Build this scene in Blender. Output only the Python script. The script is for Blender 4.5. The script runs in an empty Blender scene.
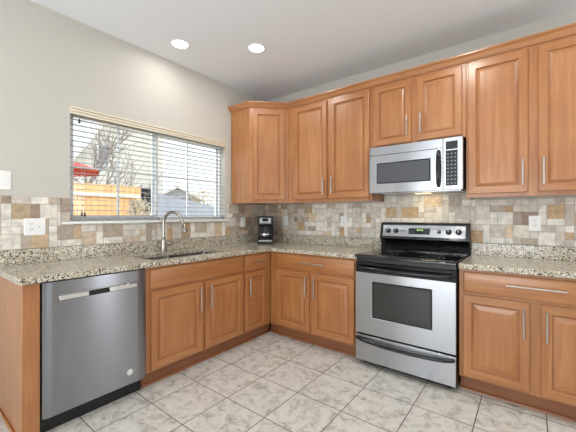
import bpy, bmesh, math, random
from mathutils import Vector, Matrix
R = math.radians
S = bpy.context.scene
COL = S.collection

# ------------------------------------------------------------------ camera, world, sun, daylight, exposure
cam_d = bpy.data.cameras.new('camera')
cam = bpy.data.objects.new('camera', cam_d)
COL.objects.link(cam)
cam.location = (2.769, -3.105, 1.2428)
cam.rotation_euler = (R(90), 0, 0.6567)
cam_d.sensor_width = 36.0
cam_d.lens = 314.23 / 576 * 36
cam_d.shift_y = -0.0012
cam_d.clip_start = 0.02
S.camera = cam

world = bpy.data.worlds.new('world')
S.world = world
world.use_nodes = True
wn = world.node_tree.nodes
wn['Background'].inputs[0].default_value = (0.86, 0.92, 1.0, 1)
wn['Background'].inputs[1].default_value = 1.5


def lamp(name, kind, loc, power, color=(1, 1, 1), direction=None, **kw):
    d = bpy.data.lights.new(name, kind)
    o = bpy.data.objects.new(name, d)
    COL.objects.link(o)
    o.location = loc
    d.energy = power
    d.color = color
    for k, v in kw.items():
        setattr(d, k, v)
    if direction is not None:
        o.rotation_euler = Vector(direction).to_track_quat('-Z', 'Y').to_euler()
    return o


lamp('sun', 'SUN', (6, 6, 8), 3.4, (1, 0.95, 0.88), (-0.62, -0.5, -0.62), angle=R(1.0))
# fill lamps added at unseen openings behind and to the right of the camera
lamp('patio_fill', 'AREA', (1.75, -5.93, 1.12), 108, (0.94, 0.97, 1.0), (0, 1, 1.15), shape='RECTANGLE', size=2.6, size_y=2.0)
lamp('side_fill', 'AREA', (5.13, -3.6, 1.3), 14, (0.93, 0.97, 1.0), (-1, 0, 1.2), shape='RECTANGLE', size=2.4, size_y=1.7)
# sky light falling in through the sink window from above the yard
lamp('sink_daylight', 'AREA', (-0.95, -1.46, 2.95), 130, (0.95, 0.98, 1.0), (1, 0, -0.95), shape='RECTANGLE', size=2.0, size_y=0.7)
lamp('slot_streak_lamp', 'AREA', (5.13, -0.42, 1.2), 12, (0.96, 0.98, 1.0), (-1, 0, 0), shape='RECTANGLE', size=0.34, size_y=1.9)  # added narrow lamp that gives the dishwasher door its bright streak

S.view_settings.view_transform = 'Standard'
S.view_settings.look = 'None'
S.view_settings.exposure = 0.1
S.view_settings.gamma = 1.0
S.view_settings.use_curve_mapping = False


# ------------------------------------------------------------------ materials
def lin(c):
    return tuple(((v / 255) / 12.92 if v / 255 <= 0.04045 else ((v / 255 + 0.055) / 1.055) ** 2.4) for v in c) + (1.0,)


def new_mat(name):
    m = bpy.data.materials.new(name)
    m.use_nodes = True
    nt = m.node_tree
    return m, nt, nt.nodes['Principled BSDF']


def N(nt, kind, **kw):
    n = nt.nodes.new(kind)
    for k, v in kw.items():
        if k.startswith('i_'):
            n.inputs[k[2:].replace('_', ' ')].default_value = v
        else:
            setattr(n, k, v)
    return n


def ramp(nt, stops):
    r = nt.nodes.new('ShaderNodeValToRGB')
    e = r.color_ramp.elements
    while len(e) < len(stops):
        e.new(0.5)
    for el, (p, c) in zip(e, stops):
        el.position = p
        el.color = c
    return r


def coords(nt, scale=(1, 1, 1), loc=(0, 0, 0), out='Object'):
    t = nt.nodes.new('ShaderNodeTexCoord')
    mp = nt.nodes.new('ShaderNodeMapping')
    mp.inputs['Scale'].default_value = scale
    mp.inputs['Location'].default_value = loc
    nt.links.new(t.outputs[out], mp.inputs['Vector'])
    return mp.outputs['Vector']


def flat(name, rgb, rough=0.5, metal=0.0, spec=0.5, coat=0.0, bump=None):
    m, nt, b = new_mat(name)
    b.inputs['Base Color'].default_value = lin(rgb)
    b.inputs['Roughness'].default_value = rough
    b.inputs['Metallic'].default_value = metal
    b.inputs['Specular IOR Level'].default_value = spec
    b.inputs['Coat Weight'].default_value = coat
    if bump:
        sc, st, dist = bump
        n = N(nt, 'ShaderNodeTexNoise')
        n.inputs['Scale'].default_value = sc
        n.inputs['Detail'].default_value = 3
        nt.links.new(coords(nt), n.inputs['Vector'])
        bp = nt.nodes.new('ShaderNodeBump')
        bp.inputs['Strength'].default_value = st
        bp.inputs['Distance'].default_value = dist
        nt.links.new(n.outputs['Fac'], bp.inputs['Height'])
        nt.links.new(bp.outputs['Normal'], b.inputs['Normal'])
    return m


def wood(name, scale, tones, rough=0.33):
    m, nt, b = new_mat(name)
    tc = nt.nodes.new('ShaderNodeTexCoord')
    oi = nt.nodes.new('ShaderNodeObjectInfo')
    add = N(nt, 'ShaderNodeVectorMath', operation='ADD')
    mul = N(nt, 'ShaderNodeMath', operation='MULTIPLY')
    mul.inputs[1].default_value = 17.0
    nt.links.new(oi.outputs['Random'], mul.inputs[0])
    nt.links.new(tc.outputs['Object'], add.inputs[0])
    nt.links.new(mul.outputs[0], add.inputs[1])
    mp = nt.nodes.new('ShaderNodeMapping')
    mp.inputs['Scale'].default_value = scale
    nt.links.new(add.outputs[0], mp.inputs['Vector'])
    n1 = N(nt, 'ShaderNodeTexNoise')
    n1.inputs['Scale'].default_value = 1.0
    n1.inputs['Detail'].default_value = 6
    n1.inputs['Roughness'].default_value = 0.62
    n1.inputs['Distortion'].default_value = 0.6
    nt.links.new(mp.outputs['Vector'], n1.inputs['Vector'])
    n2 = N(nt, 'ShaderNodeTexNoise')
    n2.inputs['Scale'].default_value = 2.6
    n2.inputs['Detail'].default_value = 2
    nt.links.new(add.outputs[0], n2.inputs['Vector'])
    mx = N(nt, 'ShaderNodeMix', data_type='FLOAT')
    mx.inputs[0].default_value = 0.35
    nt.links.new(n1.outputs['Fac'], mx.inputs[2])
    nt.links.new(n2.outputs['Fac'], mx.inputs[3])
    r = ramp(nt, [(0.3, lin(tones[0])), (0.5, lin(tones[1])), (0.7, lin(tones[2]))])
    nt.links.new(mx.outputs[0], r.inputs['Fac'])
    nt.links.new(r.outputs['Color'], b.inputs['Base Color'])
    b.inputs['Roughness'].default_value = rough
    b.inputs['Coat Weight'].default_value = 0.45
    b.inputs['Coat Roughness'].default_value = 0.24
    return m


TONES = ((154, 97, 54), (171, 113, 66), (190, 133, 84))
M = {}
M['wood'] = wood('maple_upright_grain', (26, 26, 2.2), TONES)
M['wood_h'] = wood('maple_level_grain', (2.2, 26, 26), TONES)
M['wood_shaded'] = wood('maple_shaded_toe', (2.2, 26, 26), ((126, 76, 45), (138, 85, 51), (148, 93, 57)), 0.42)  # same maple, darkened for the shade under the cabinet fronts
M['wall'] = flat('painted_wall', (204, 200, 192), 0.85, spec=0.25, bump=(55, 0.25, 0.004))
M['ceil'] = flat('painted_ceiling', (236, 238, 241), 0.9, spec=0.2, bump=(45, 0.2, 0.004))
M['white'] = flat('white_painted_trim', (238, 238, 236), 0.4)
M['vinyl'] = flat('white_vinyl', (235, 236, 238), 0.35)
M['blind'] = flat('grey_white_blind_slat', (158, 157, 155), 0.45)
M['valance'] = flat('cream_valance', (236, 226, 206), 0.45)
M['plate'] = flat('white_plastic_plate', (242, 242, 240), 0.3)
M['slot'] = flat('dark_slot', (40, 40, 42), 0.5)
M['nickel'] = flat('brushed_nickel', (196, 192, 186), 0.28, 1.0)
M['faucet'] = flat('brushed_steel_faucet', (168, 163, 156), 0.25, 1.0)
M['chrome'] = flat('chrome', (220, 220, 222), 0.1, 1.0)
M['black'] = flat('black_gloss_enamel', (12, 12, 14), 0.12)
M['black_mat'] = flat('black_plastic', (18, 18, 20), 0.38)
M['glass_black'] = flat('black_ceramic_glass', (8, 8, 10), 0.05, spec=0.7)
M['oven_glass'] = flat('dark_oven_glass', (30, 29, 30), 0.06, spec=0.9)
M['mw_glass'] = flat('grey_mesh_microwave_glass', (74, 76, 82), 0.25)
M['ring'] = flat('grey_burner_ring', (62, 62, 66), 0.3)
M['button'] = flat('pale_button_print', (175, 182, 195), 0.5)
M['button_dk'] = flat('slate_button', (52, 58, 74), 0.35)
M['silver'] = flat('silver_plastic', (186, 188, 190), 0.3, 0.6)
M['coffee'] = flat('dark_coffee_glass', (28, 22, 20), 0.05, spec=0.8)
M['red'] = flat('red_canvas', (205, 70, 66), 0.8)
M['fence'] = wood('cedar_fence', (9, 9, 1.2), ((204, 156, 102), (222, 174, 118), (234, 192, 140)), 0.8)
M['fence_grey'] = wood('weathered_grey_fence', (9, 9, 1.2), ((118, 124, 142), (140, 146, 162), (164, 168, 182)), 0.85)
M['bark'] = flat('grey_bark', (146, 134, 130), 0.9)
M['siding'] = flat('cream_siding', (222, 220, 212), 0.8)
M['siding_b'] = flat('grey_siding', (190, 196, 206), 0.8)
M['shingle'] = flat('grey_shingle', (170, 172, 180), 0.9, bump=(20, 0.6, 0.02))
M['house_glass'] = flat('house_window_glass', (150, 160, 176), 0.1)
M['leaf_dk'] = flat('dark_twig_leaf', (58, 60, 68), 0.8)
M['leaf_pale'] = flat('dry_pale_grass', (220, 210, 190), 0.9)
M['leaf_yellow'] = flat('yellow_leaf', (214, 186, 110), 0.85)
M['earth'] = flat('dry_lawn', (176, 164, 128), 0.95, bump=(8, 0.4, 0.05))
M['blue_disp'] = flat('display_glass', (20, 24, 26), 0.1)


def emit(name, rgb, s):
    m, nt, b = new_mat(name)
    b.inputs['Base Color'].default_value = lin(rgb)
    b.inputs['Emission Color'].default_value = lin(rgb)
    b.inputs['Emission Strength'].default_value = s
    return m


M['lens'] = emit('lit_lamp_lens', (255, 250, 240), 6.0)
M['warm_lens'] = emit('lit_warm_lens', (255, 226, 170), 2.5)
M['digits'] = emit('green_display_digits', (150, 200, 110), 0.6)


def steel(name, rgb):
    m, nt, b = new_mat(name)
    b.inputs['Base Color'].default_value = lin(rgb)
    b.inputs['Metallic'].default_value = 1.0
    b.inputs['Roughness'].default_value = 0.24
    b.inputs['Anisotropic'].default_value = 0.92
    b.inputs['Anisotropic Rotation'].default_value = 0.25
    tg = N(nt, 'ShaderNodeTangent', direction_type='RADIAL', axis='Z')
    nt.links.new(tg.outputs[0], b.inputs['Tangent'])
    return m


M['steel'] = steel('brushed_stainless', (178, 180, 185))
M['steel_shaded'] = steel('shaded_stainless', (150, 152, 158))  # same stainless, darkened for the dim surroundings the dishwasher reflects
M['sink'] = flat('satin_sink_steel', (128, 126, 122), 0.32, 1.0)


def glass():
    m = bpy.data.materials.new('window_glass')
    m.use_nodes = True
    nt = m.node_tree
    nt.nodes.remove(nt.nodes['Principled BSDF'])
    tr = nt.nodes.new('ShaderNodeBsdfTransparent')
    gl = nt.nodes.new('ShaderNodeBsdfGlossy')
    gl.inputs['Roughness'].default_value = 0.02
    tr.inputs['Color'].default_value = (0.95, 0.97, 0.97, 1)
    mx = nt.nodes.new('ShaderNodeMixShader')
    mx.inputs[0].default_value = 0.03
    nt.links.new(tr.outputs[0], mx.inputs[1])
    nt.links.new(gl.outputs[0], mx.inputs[2])
    nt.links.new(mx.outputs[0], nt.nodes['Material Output'].inputs['Surface'])
    return m


M['glass'] = glass()


def granite():
    m, nt, b = new_mat('speckled_granite')
    v = coords(nt)
    nz = N(nt, 'ShaderNodeTexNoise')
    nz.inputs['Scale'].default_value = 60
    nz.inputs['Detail'].default_value = 2
    nt.links.new(v, nz.inputs['Vector'])
    mixv = N(nt, 'ShaderNodeMix', data_type='VECTOR')
    mixv.inputs[0].default_value = 0.012
    nt.links.new(v, mixv.inputs[4])
    nt.links.new(nz.outputs['Color'], mixv.inputs[5])
    vo = N(nt, 'ShaderNodeTexVoronoi')
    vo.inputs['Scale'].default_value = 165
    nt.links.new(mixv.outputs[1], vo.inputs['Vector'])
    sep = nt.nodes.new('ShaderNodeSeparateColor')
    nt.links.new(vo.outputs['Color'], sep.inputs[0])
    big = N(nt, 'ShaderNodeTexNoise')
    big.inputs['Scale'].default_value = 16
    big.inputs['Detail'].default_value = 3
    nt.links.new(v, big.inputs['Vector'])
    ad = N(nt, 'ShaderNodeMath', operation='MULTIPLY_ADD')
    ad.inputs[1].default_value = 0.55
    nt.links.new(big.outputs['Fac'], ad.inputs[0])
    sb = N(nt, 'ShaderNodeMath', operation='MULTIPLY_ADD')
    sb.inputs[1].default_value = 1.0
    sb.inputs[2].default_value = -0.27
    nt.links.new(sep.outputs[0], sb.inputs[0])
    nt.links.new(sb.outputs[0], ad.inputs[2])
    r = ramp(nt, [(0.0, lin((58, 52, 48))), (0.12, lin((110, 98, 84))), (0.24, lin((168, 156, 132))), (0.42, lin((204, 197, 176))),
                  (0.62, lin((220, 217, 207))), (0.86, lin((184, 168, 142)))])
    r.color_ramp.interpolation = 'CONSTANT'
    nt.links.new(ad.outputs[0], r.inputs['Fac'])
    nt.links.new(r.outputs['Color'], b.inputs['Base Color'])
    b.inputs['Roughness'].default_value = 0.14
    return m


M['granite'] = granite()


def floor_tile():
    m, nt, b = new_mat('stone_floor_tile')
    v = coords(nt, (1 / 0.343, 1 / 0.345, 1), (-1.133 / 0.343 + 20, 0.975 / 0.345 + 20, 0))
    br = N(nt, 'ShaderNodeTexBrick')
    br.offset = 0.0
    br.squash = 1.0
    br.inputs['Scale'].default_value = 1.0
    br.inputs['Brick Width'].default_value = 1.0
    br.inputs['Row Height'].default_value = 1.0
    br.inputs['Mortar Size'].default_value = 0.0095
    br.inputs['Mortar Smooth'].default_value = 0.2
    nt.links.new(v, br.inputs['Vector'])
    fl = N(nt, 'ShaderNodeVectorMath', operation='FLOOR')
    nt.links.new(v, fl.inputs[0])
    wn_ = N(nt, 'ShaderNodeTexWhiteNoise', noise_dimensions='2D')
    nt.links.new(fl.outputs[0], wn_.inputs['Vector'])
    sc = N(nt, 'ShaderNodeVectorMath', operation='SCALE')
    sc.inputs['Scale'].default_value = 30
    nt.links.new(wn_.outputs['Color'], sc.inputs[0])
    ad = N(nt, 'ShaderNodeVectorMath', operation='ADD')
    nt.links.new(v, ad.inputs[0])
    nt.links.new(sc.outputs[0], ad.inputs[1])
    n1 = N(nt, 'ShaderNodeTexNoise')
    n1.inputs['Scale'].default_value = 4.6
    n1.inputs['Detail'].default_value = 9
    n1.inputs['Roughness'].default_value = 0.74
    n1.inputs['Distortion'].default_value = 0.5
    nt.links.new(ad.outputs[0], n1.inputs['Vector'])
    r = ramp(nt, [(0.30, lin((128, 123, 114))), (0.40, lin((176, 172, 163))), (0.49, lin((208, 205, 198))), (0.72, lin((229, 227, 222)))])
    nt.links.new(n1.outputs['Fac'], r.inputs['Fac'])
    n2 = N(nt, 'ShaderNodeTexNoise')
    n2.inputs['Scale'].default_value = 1.3
    nt.links.new(ad.outputs[0], n2.inputs['Vector'])
    mx = N(nt, 'ShaderNodeMix', data_type='RGBA')
    mx.inputs[7].default_value = lin((212, 198, 178))
    mr = N(nt, 'ShaderNodeMapRange')
    mr.inputs['From Min'].default_value = 0.5
    mr.inputs['From Max'].default_value = 0.8
    mr.inputs['To Max'].default_value = 0.35
    nt.links.new(n2.outputs['Fac'], mr.inputs['Value'])
    nt.links.new(mr.outputs[0], mx.inputs[0])
    nt.links.new(r.outputs['Color'], mx.inputs[6])
    m2 = N(nt, 'ShaderNodeMix', data_type='RGBA')
    m2.inputs[7].default_value = lin((92, 84, 76))
    nt.links.new(br.outputs['Fac'], m2.inputs[0])
    nt.links.new(mx.outputs[2], m2.inputs[6])
    nt.links.new(m2.outputs[2], b.inputs['Base Color'])
    b.inputs['Roughness'].default_value = 0.42
    bp = nt.nodes.new('ShaderNodeBump')
    bp.inputs['Strength'].default_value = 0.35
    bp.inputs['Distance'].default_value = 0.004
    bp.invert = True
    nt.links.new(br.outputs['Fac'], bp.inputs['Height'])
    nt.links.new(bp.outputs['Normal'], b.inputs['Normal'])
    return m


M['floor'] = floor_tile()


def stone_tile():
    m, nt, b = new_mat('tumbled_stone_tile')
    a = N(nt, 'ShaderNodeAttribute', attribute_name='stone')
    n1 = N(nt, 'ShaderNodeTexNoise')
    n1.inputs['Scale'].default_value = 24
    n1.inputs['Detail'].default_value = 7
    n1.inputs['Roughness'].default_value = 0.65
    nt.links.new(coords(nt), n1.inputs['Vector'])
    mr = N(nt, 'ShaderNodeMapRange')
    mr.inputs['From Min'].default_value = 0.25
    mr.inputs['From Max'].default_value = 0.75
    mr.inputs['To Min'].default_value = 0.66
    mr.inputs['To Max'].default_value = 1.24
    nt.links.new(n1.outputs['Fac'], mr.inputs['Value'])
    sc = N(nt, 'ShaderNodeVectorMath', operation='SCALE')
    nt.links.new(a.outputs['Color'], sc.inputs[0])
    nt.links.new(mr.outputs[0], sc.inputs['Scale'])
    nt.links.new(sc.outputs[0], b.inputs['Base Color'])
    b.inputs['Roughness'].default_value = 0.5
    return m


M['stone'] = stone_tile()
M['grout'] = flat('tile_grout', (170, 163, 153), 0.9)


# ------------------------------------------------------------------ mesh building helpers
class B:
    def __init__(self):
        self.v, self.f, self.m = [], [], []

    def face(self, idx, m=0):
        self.f.append(tuple(idx))
        self.m.append(m)

    def box(self, x0, x1, y0, y1, z0, z1, m=0):
        n = len(self.v)
        x0, x1 = sorted((x0, x1)); y0, y1 = sorted((y0, y1)); z0, z1 = sorted((z0, z1))
        self.v += [(x0, y0, z0), (x1, y0, z0), (x1, y1, z0), (x0, y1, z0), (x0, y0, z1), (x1, y0, z1), (x1, y1, z1), (x0, y1, z1)]
        for q in ((3, 2, 1, 0), (4, 5, 6, 7), (0, 1, 5, 4), (1, 2, 6, 5), (2, 3, 7, 6), (3, 0, 4, 7)):
            self.face([n + i for i in q], m)
        return self

    def prism(self, poly, z0, z1, m=0):
        """poly counter-clockwise in xy, extruded in z"""
        n = len(self.v); k = len(poly)
        self.v += [(x, y, z0) for x, y in poly] + [(x, y, z1) for x, y in poly]
        self.face([n + i for i in reversed(range(k))], m)
        self.face([n + k + i for i in range(k)], m)
        for i in range(k):
            j = (i + 1) % k
            self.face((n + i, n + j, n + k + j, n + k + i), m)
        return self

    def profile_x(self, prof, x0, x1, m=0):
        """prof: (y, z) polygon, swept along x"""
        n = len(self.v); k = len(prof)
        self.v += [(x0, y, z) for y, z in prof] + [(x1, y, z) for y, z in prof]
        self.face([n + i for i in range(k)], m)
        self.face([n + k + i for i in reversed(range(k))], m)
        for i in range(k):
            j = (i + 1) % k
            self.face((n + j, n + i, n + k + i, n + k + j), m)
        return self

    def tube(self, pts, r, n=12, m=0, caps=True):
        pts = [Vector(p) for p in pts]
        rr = r if isinstance(r, (list, tuple)) else [r] * len(pts)
        rings = []
        ref = None
        for i, p in enumerate(pts):
            t = (pts[min(i + 1, len(pts) - 1)] - pts[max(i - 1, 0)]).normalized()
            if ref is None:
                ref = t.orthogonal().normalized()
            ref = (ref - t * ref.dot(t)).normalized()
            bi = t.cross(ref)
            s = len(self.v)
            for k in range(n):
                a = 2 * math.pi * k / n
                self.v.append(tuple(p + (ref * math.cos(a) + bi * math.sin(a)) * rr[i]))
            rings.append(s)
        for a, b in zip(rings, rings[1:]):
            for k in range(n):
                j = (k + 1) % n
                self.face((a + k, a + j, b + j, b + k), m)
        if caps:
            self.face([rings[0] + k for k in reversed(range(n))], m)
            self.face([rings[-1] + k for k in range(n)], m)
        return self

    def lathe(self, prof, c=(0, 0, 0), axis=(0, 0, 1), n=28, m=0, caps=True):
        """prof: (radius, height along axis)"""
        ax = Vector(axis).normalized()
        u = ax.orthogonal().normalized(); w = ax.cross(u)
        c = Vector(c)
        rings = []
        for r, h in prof:
            s = len(self.v)
            for k in range(n):
                a = 2 * math.pi * k / n
                self.v.append(tuple(c + ax * h + (u * math.cos(a) + w * math.sin(a)) * r))
            rings.append(s)
        for a, b in zip(rings, rings[1:]):
            for k in range(n):
                j = (k + 1) % n
                self.face((a + k, a + j, b + j, b + k), m)
        if caps:
            self.face([rings[0] + k for k in reversed(range(n))], m)
            self.face([rings[-1] + k for k in range(n)], m)
        return self

    def loops_front(self, x0, x1, z0, z1, loops, mv=0, mh=1):
        """nested rectangles facing -y: loops = (inset, y); first loop is the back; last gets filled"""
        prev = None
        for ins, y in loops:
            s = len(self.v)
            self.v += [(x0 + ins, y, z0 + ins), (x1 - ins, y, z0 + ins), (x1 - ins, y, z1 - ins), (x0 + ins, y, z1 - ins)]
            if prev is None:
                self.face((s + 3, s + 2, s + 1, s), mv)
            else:
                for i in range(4):
                    j = (i + 1) % 4
                    self.face((prev + i, prev + j, s + j, s + i), mh if i in (0, 2) else mv)
            prev = s
        self.face((prev, prev + 1, prev + 2, prev + 3), mv)
        return self

    def build(self, name, mats, parent=None, bevel=0.0, sharp=0.7, smooth=True, seg=2):
        me = bpy.data.meshes.new(name)
        me.from_pydata(self.v, [], self.f)
        if not isinstance(mats, (list, tuple)):
            mats = [mats]
        for mt in mats:
            me.materials.append(M[mt] if isinstance(mt, str) else mt)
        for p, mi in zip(me.polygons, self.m):
            p.material_index = mi
            p.use_smooth = smooth
        bm = bmesh.new(); bm.from_mesh(me)
        bmesh.ops.recalc_face_normals(bm, faces=bm.faces)
        bm.to_mesh(me); bm.free()
        me.update()
        if smooth:
            me.set_sharp_from_angle(angle=sharp)
        o = bpy.data.objects.new(name, me)
        COL.objects.link(o)
        if parent is not None:
            o.parent = parent
        if bevel:
            md = o.modifiers.new('edge', 'BEVEL')
            md.width = bevel; md.segments = seg; md.limit_method = 'ANGLE'; md.angle_limit = R(40)
            md.harden_normals = False
        return o


def tag(o, label=None, cat=None, group=None, kind=None):
    if label: o['label'] = label
    if cat: o['category'] = cat
    if group: o['group'] = group
    if kind: o['kind'] = kind
    return o


def thing(name, label, cat, loc=(0, 0, 0), rz=0.0, group=None, kind=None):
    o = bpy.data.objects.new(name, None)
    o.empty_display_size = 0.1
    COL.objects.link(o)
    o.location = loc
    o.rotation_euler = (0, 0, rz)
    return tag(o, label, cat, group, kind)


# ------------------------------------------------------------------ room shell
CZ = 2.745
RX, RY = 5.2, -6.0
WT = 0.15
# openings: sink window
WY0, WY1, WZ0, WZ1 = -2.225, -0.695, 1.195, 2.065

fl = B().box(-WT, RX + WT, RY - WT, WT, -0.12, 0).build('floor', 'floor', smooth=False)
tag(fl, 'grey beige square stone tile floor with dark grout lines', 'floor', kind='structure')
ce = B().box(-WT, RX + WT, RY - WT, WT, CZ, CZ + 0.2).build('ceiling', 'ceil', smooth=False)
tag(ce, 'smooth pale grey white painted ceiling', 'ceiling', kind='structure')


def wall_x(b, xa, xb, y0, y1, z0, z1, holes):
    """wall slab between xa..xb with rectangular holes (y0,y1,z0,z1), split in pieces"""
    ys = sorted({y0, y1, *[h[0] for h in holes], *[h[1] for h in holes]})
    for a, c in zip(ys, ys[1:]):
        hs = [h for h in holes if h[0] <= a and h[1] >= c]
        if not hs:
            b.box(xa, xb, a, c, z0, z1)
        else:
            h = hs[0]
            if h[2] > z0: b.box(xa, xb, a, c, z0, h[2])
            if h[3] < z1: b.box(xa, xb, a, c, h[3], z1)


b = B(); wall_x(b, -WT, 0, RY - WT, WT, 0, CZ, [(WY0, WY1, WZ0, WZ1)])
wl = tag(b.build('wall_left', 'wall', smooth=False), 'beige painted left wall holding the sink window', 'wall', kind='structure')
wb = tag(B().box(0, RX + WT, 0, WT, 0, CZ).build('wall_back', 'wall', smooth=False), 'beige painted back wall behind the stove', 'wall', kind='structure')
b = B(); wall_x(b, RX, RX + WT, RY - WT, 0, 0, CZ, [(-4.8, -2.4, 0.45, 2.15), (-0.59, -0.25, 0.2, 2.15)])
wr = tag(b.build('wall_right', 'wall', smooth=False), 'beige painted wall to the right of the camera', 'wall', kind='structure')
b = B()
b.box(0, 0.45, RY - WT, RY, 0, CZ).box(3.05, RX, RY - WT, RY, 0, CZ).box(0.45, 3.05, RY - WT, RY, 2.12, CZ)
wq = tag(b.build('wall_rear', 'wall', smooth=False), 'beige painted wall behind the camera', 'wall', kind='structure')

# unseen openings added behind and beside the camera to carry the fill lamps
d = thing('door_1', 'unseen white framed glass patio door added behind the camera for fill light', 'door', (1.75, RY - 0.07, 0), kind='structure')
b = B()
for a, c in ((-1.3, -1.23), (1.23, 1.3), (-0.035, 0.035)):
    b.box(a, c, -0.03, 0.03, 0.0, 2.12)
b.box(-1.3, 1.3, -0.03, 0.03, 0, 0.07).box(-1.3, 1.3, -0.03, 0.03, 2.05, 2.12)
b.build('door_frame', 'vinyl', d)
B().box(-1.23, 1.23, -0.004, 0.004, 0.07, 2.05).build('pane', 'glass', d, smooth=False)
for nm, y0, y1, z0, z1, lb in (('window_2', -4.8, -2.4, 0.45, 2.15, 'unseen white framed wide window added in the right wall for fill light'),
                               ('window_3', -0.59, -0.25, 0.2, 2.15, 'unseen tall narrow window added in the right wall for the dishwasher streak')):
    w = thing(nm, lb, 'window', (RX + 0.07, (y0 + y1) / 2, z0), kind='structure')
    h = (y1 - y0) / 2
    b = B()
    b.box(-0.03, 0.03, -h, -h + 0.04, 0, z1 - z0).box(-0.03, 0.03, h - 0.04, h, 0, z1 - z0)
    b.box(-0.03, 0.03, -h, h, 0, 0.04).box(-0.03, 0.03, -h, h, z1 - z0 - 0.04, z1 - z0)
    b.build('window_frame', 'vinyl', w)
    B().box(-0.004, 0.004, -h + 0.04, h - 0.04, 0.04, z1 - z0 - 0.04).build('pane', 'glass', w, smooth=False)

# sink window
w = thing('window_1', 'white vinyl sliding window above the sink', 'window', (-0.1, (WY0 + WY1) / 2, WZ0), kind='structure')
hy = (WY1 - WY0) / 2; hz = WZ1 - WZ0
b = B()
fw = 0.022
b.box(-0.035, 0.03, -hy, -hy + fw, 0, hz).box(-0.035, 0.03, hy - fw, hy, 0, hz)
b.box(-0.035, 0.03, -hy + fw, hy - fw, 0, fw).box(-0.035, 0.03, -hy + fw, hy - fw, hz - fw, hz)
b.build('window_frame', 'vinyl', w, bevel=0.003)
mid = -1.49 - (WY0 + WY1) / 2
for s0, s1, xo in ((-hy + fw, mid + 0.022, 0.012), (mid - 0.022, hy - fw, -0.016)):
    b = B(); q = 0.026
    b.box(xo - 0.012, xo + 0.012, s0, s0 + q, fw, hz - fw).box(xo - 0.012, xo + 0.012, s1 - q, s1, fw, hz - fw)
    b.box(xo - 0.012, xo + 0.012, s0 + q, s1 - q, fw, fw + q).box(xo - 0.012, xo + 0.012, s0 + q, s1 - q, hz - fw - q, hz - fw)
    sa = b.build('sash', 'vinyl', w, bevel=0.002)
    B().box(xo - 0.003, xo + 0.003, s0 + q, s1 - q, fw + q, hz - fw - q).build('pane', 'glass', sa, smooth=False)
    b = B(); c = (s0 + s1) / 2
    b.box(xo - 0.007, xo + 0.007, c - 0.008, c + 0.008, fw + q, hz - fw - q)
    b.box(xo - 0.0065, xo + 0.0065, s0 + q, s1 - q, 0.425, 0.44)
    b.build('muntin', 'vinyl', sa)
b = B().box(0.1, 0.135, -hy - 0.06, hy + 0.012, -0.018, 0.0).box(-0.03, 0.1, -hy + 0.001, hy - 0.001, -0.0, 0.003)
tag(b.build('window_sill', 'white', w, bevel=0.004), 'white sill board')

# ------------------------------------------------------------------ stone mosaic backsplash on both walls (surface of the walls)
U = 0.052
Z0 = 1.01
PAL = {'A': ((194, 172, 143), (186, 163, 134), (200, 176, 144)),
       'C': ((237, 231, 220), (232, 226, 214), (239, 234, 225)), 'L': ((222, 214, 202), (216, 209, 199), (227, 220, 208)),
       'P': ((206, 196, 184), (198, 189, 179), (212, 202, 190)), 'G': ((188, 172, 154), (180, 166, 151), (194, 180, 163)),
       'B': ((172, 148, 126), (164, 143, 124)), 'T': ((202, 172, 134), (197, 164, 124)), 'S': ((220, 198, 170), (214, 194, 172))}
BACK = [(-4, 4, 1, 2, 'P'), (-3, 3, 1, 3, 'P'), (-2, 4, 2, 2, 'L'), (-2, 3, 3, 1, 'C'), (0, 5, 2, 1, 'G'), (2, 5, 1, 1, 'T'), (0, 4, 1, 1, 'C'), (1, 3, 2, 2, 'C'), (0, 1, 2, 2, 'P'), (2, 1, 1, 2, 'S'), (3, 5, 1, 1, 'L'), (4, 5, 2, 1, 'L'), (3, 3, 1, 2, 'G'), (4, 3, 2, 2, 'B'), (3, 1, 2, 2, 'L'), (5, 1, 1, 1, 'C'), (-3, 0, 2, 2, 'T'), (-1, 0, 1, 3, 'C'), (0, 0, 2, 1, 'C'), (2, 0, 1, 1, 'C'), (3, 0, 1, 1, 'P'), (4, 0, 2, 1, 'G'), (6, 3, 1, 3, 'C'), (7, 4, 2, 2, 'T'), (7, 3, 2, 1, 'C'), (6, 2, 2, 1, 'P'), (8, 0, 1, 3, 'P'), (6, 0, 2, 2, 'C'), (9, 3, 1, 3, 'P'), (9, 2, 1, 1, 'C'), (9, 1, 1, 1, 'T'), (5, 6, 3, 1, 'L'), (8, 6, 1, 1, 'G'), (0, 6, 3, 1, 'L'), (3, 6, 2, 1, 'L'), (-35, 3, 2, 2, 'S'), (-37, 3, 2, 1, 'G'), (-17, 4, 2, 2, 'T'), (-25, 4, 3, 1, 'P'), (-35, 1, 2, 1, 'G'), (-25, 1, 2, 1, 'P'), (-24, 6, 2, 1, 'G'), (-21, 3, 1, 1, 'T'), (-39, 5, 1, 1, 'G'), (-29, 5, 3, 1, 'L'), (-29, 0, 1, 3, 'C'), (-26, 0, 1, 2, 'C'), (-22, 2, 2, 1, 'C'), (-35, 2, 2, 1, 'C'), (-33, 1, 3, 2, 'C'), (-19, 1, 2, 2, 'C'), (-33, 5, 3, 1, 'C'), (-18, 4, 1, 2, 'C'), (-14, 4, 3, 2, 'T'), (-10, 6, 3, 2, 'S'), (-7, 3, 1, 4, 'L'), (-5, 4, 1, 2, 'P'), (-20, 4, 2, 2, 'L'), (-2, 2, 1, 1, 'L'), (-10, 3, 3, 2, 'C'), (-14, 3, 4, 1, 'C')]
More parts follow.
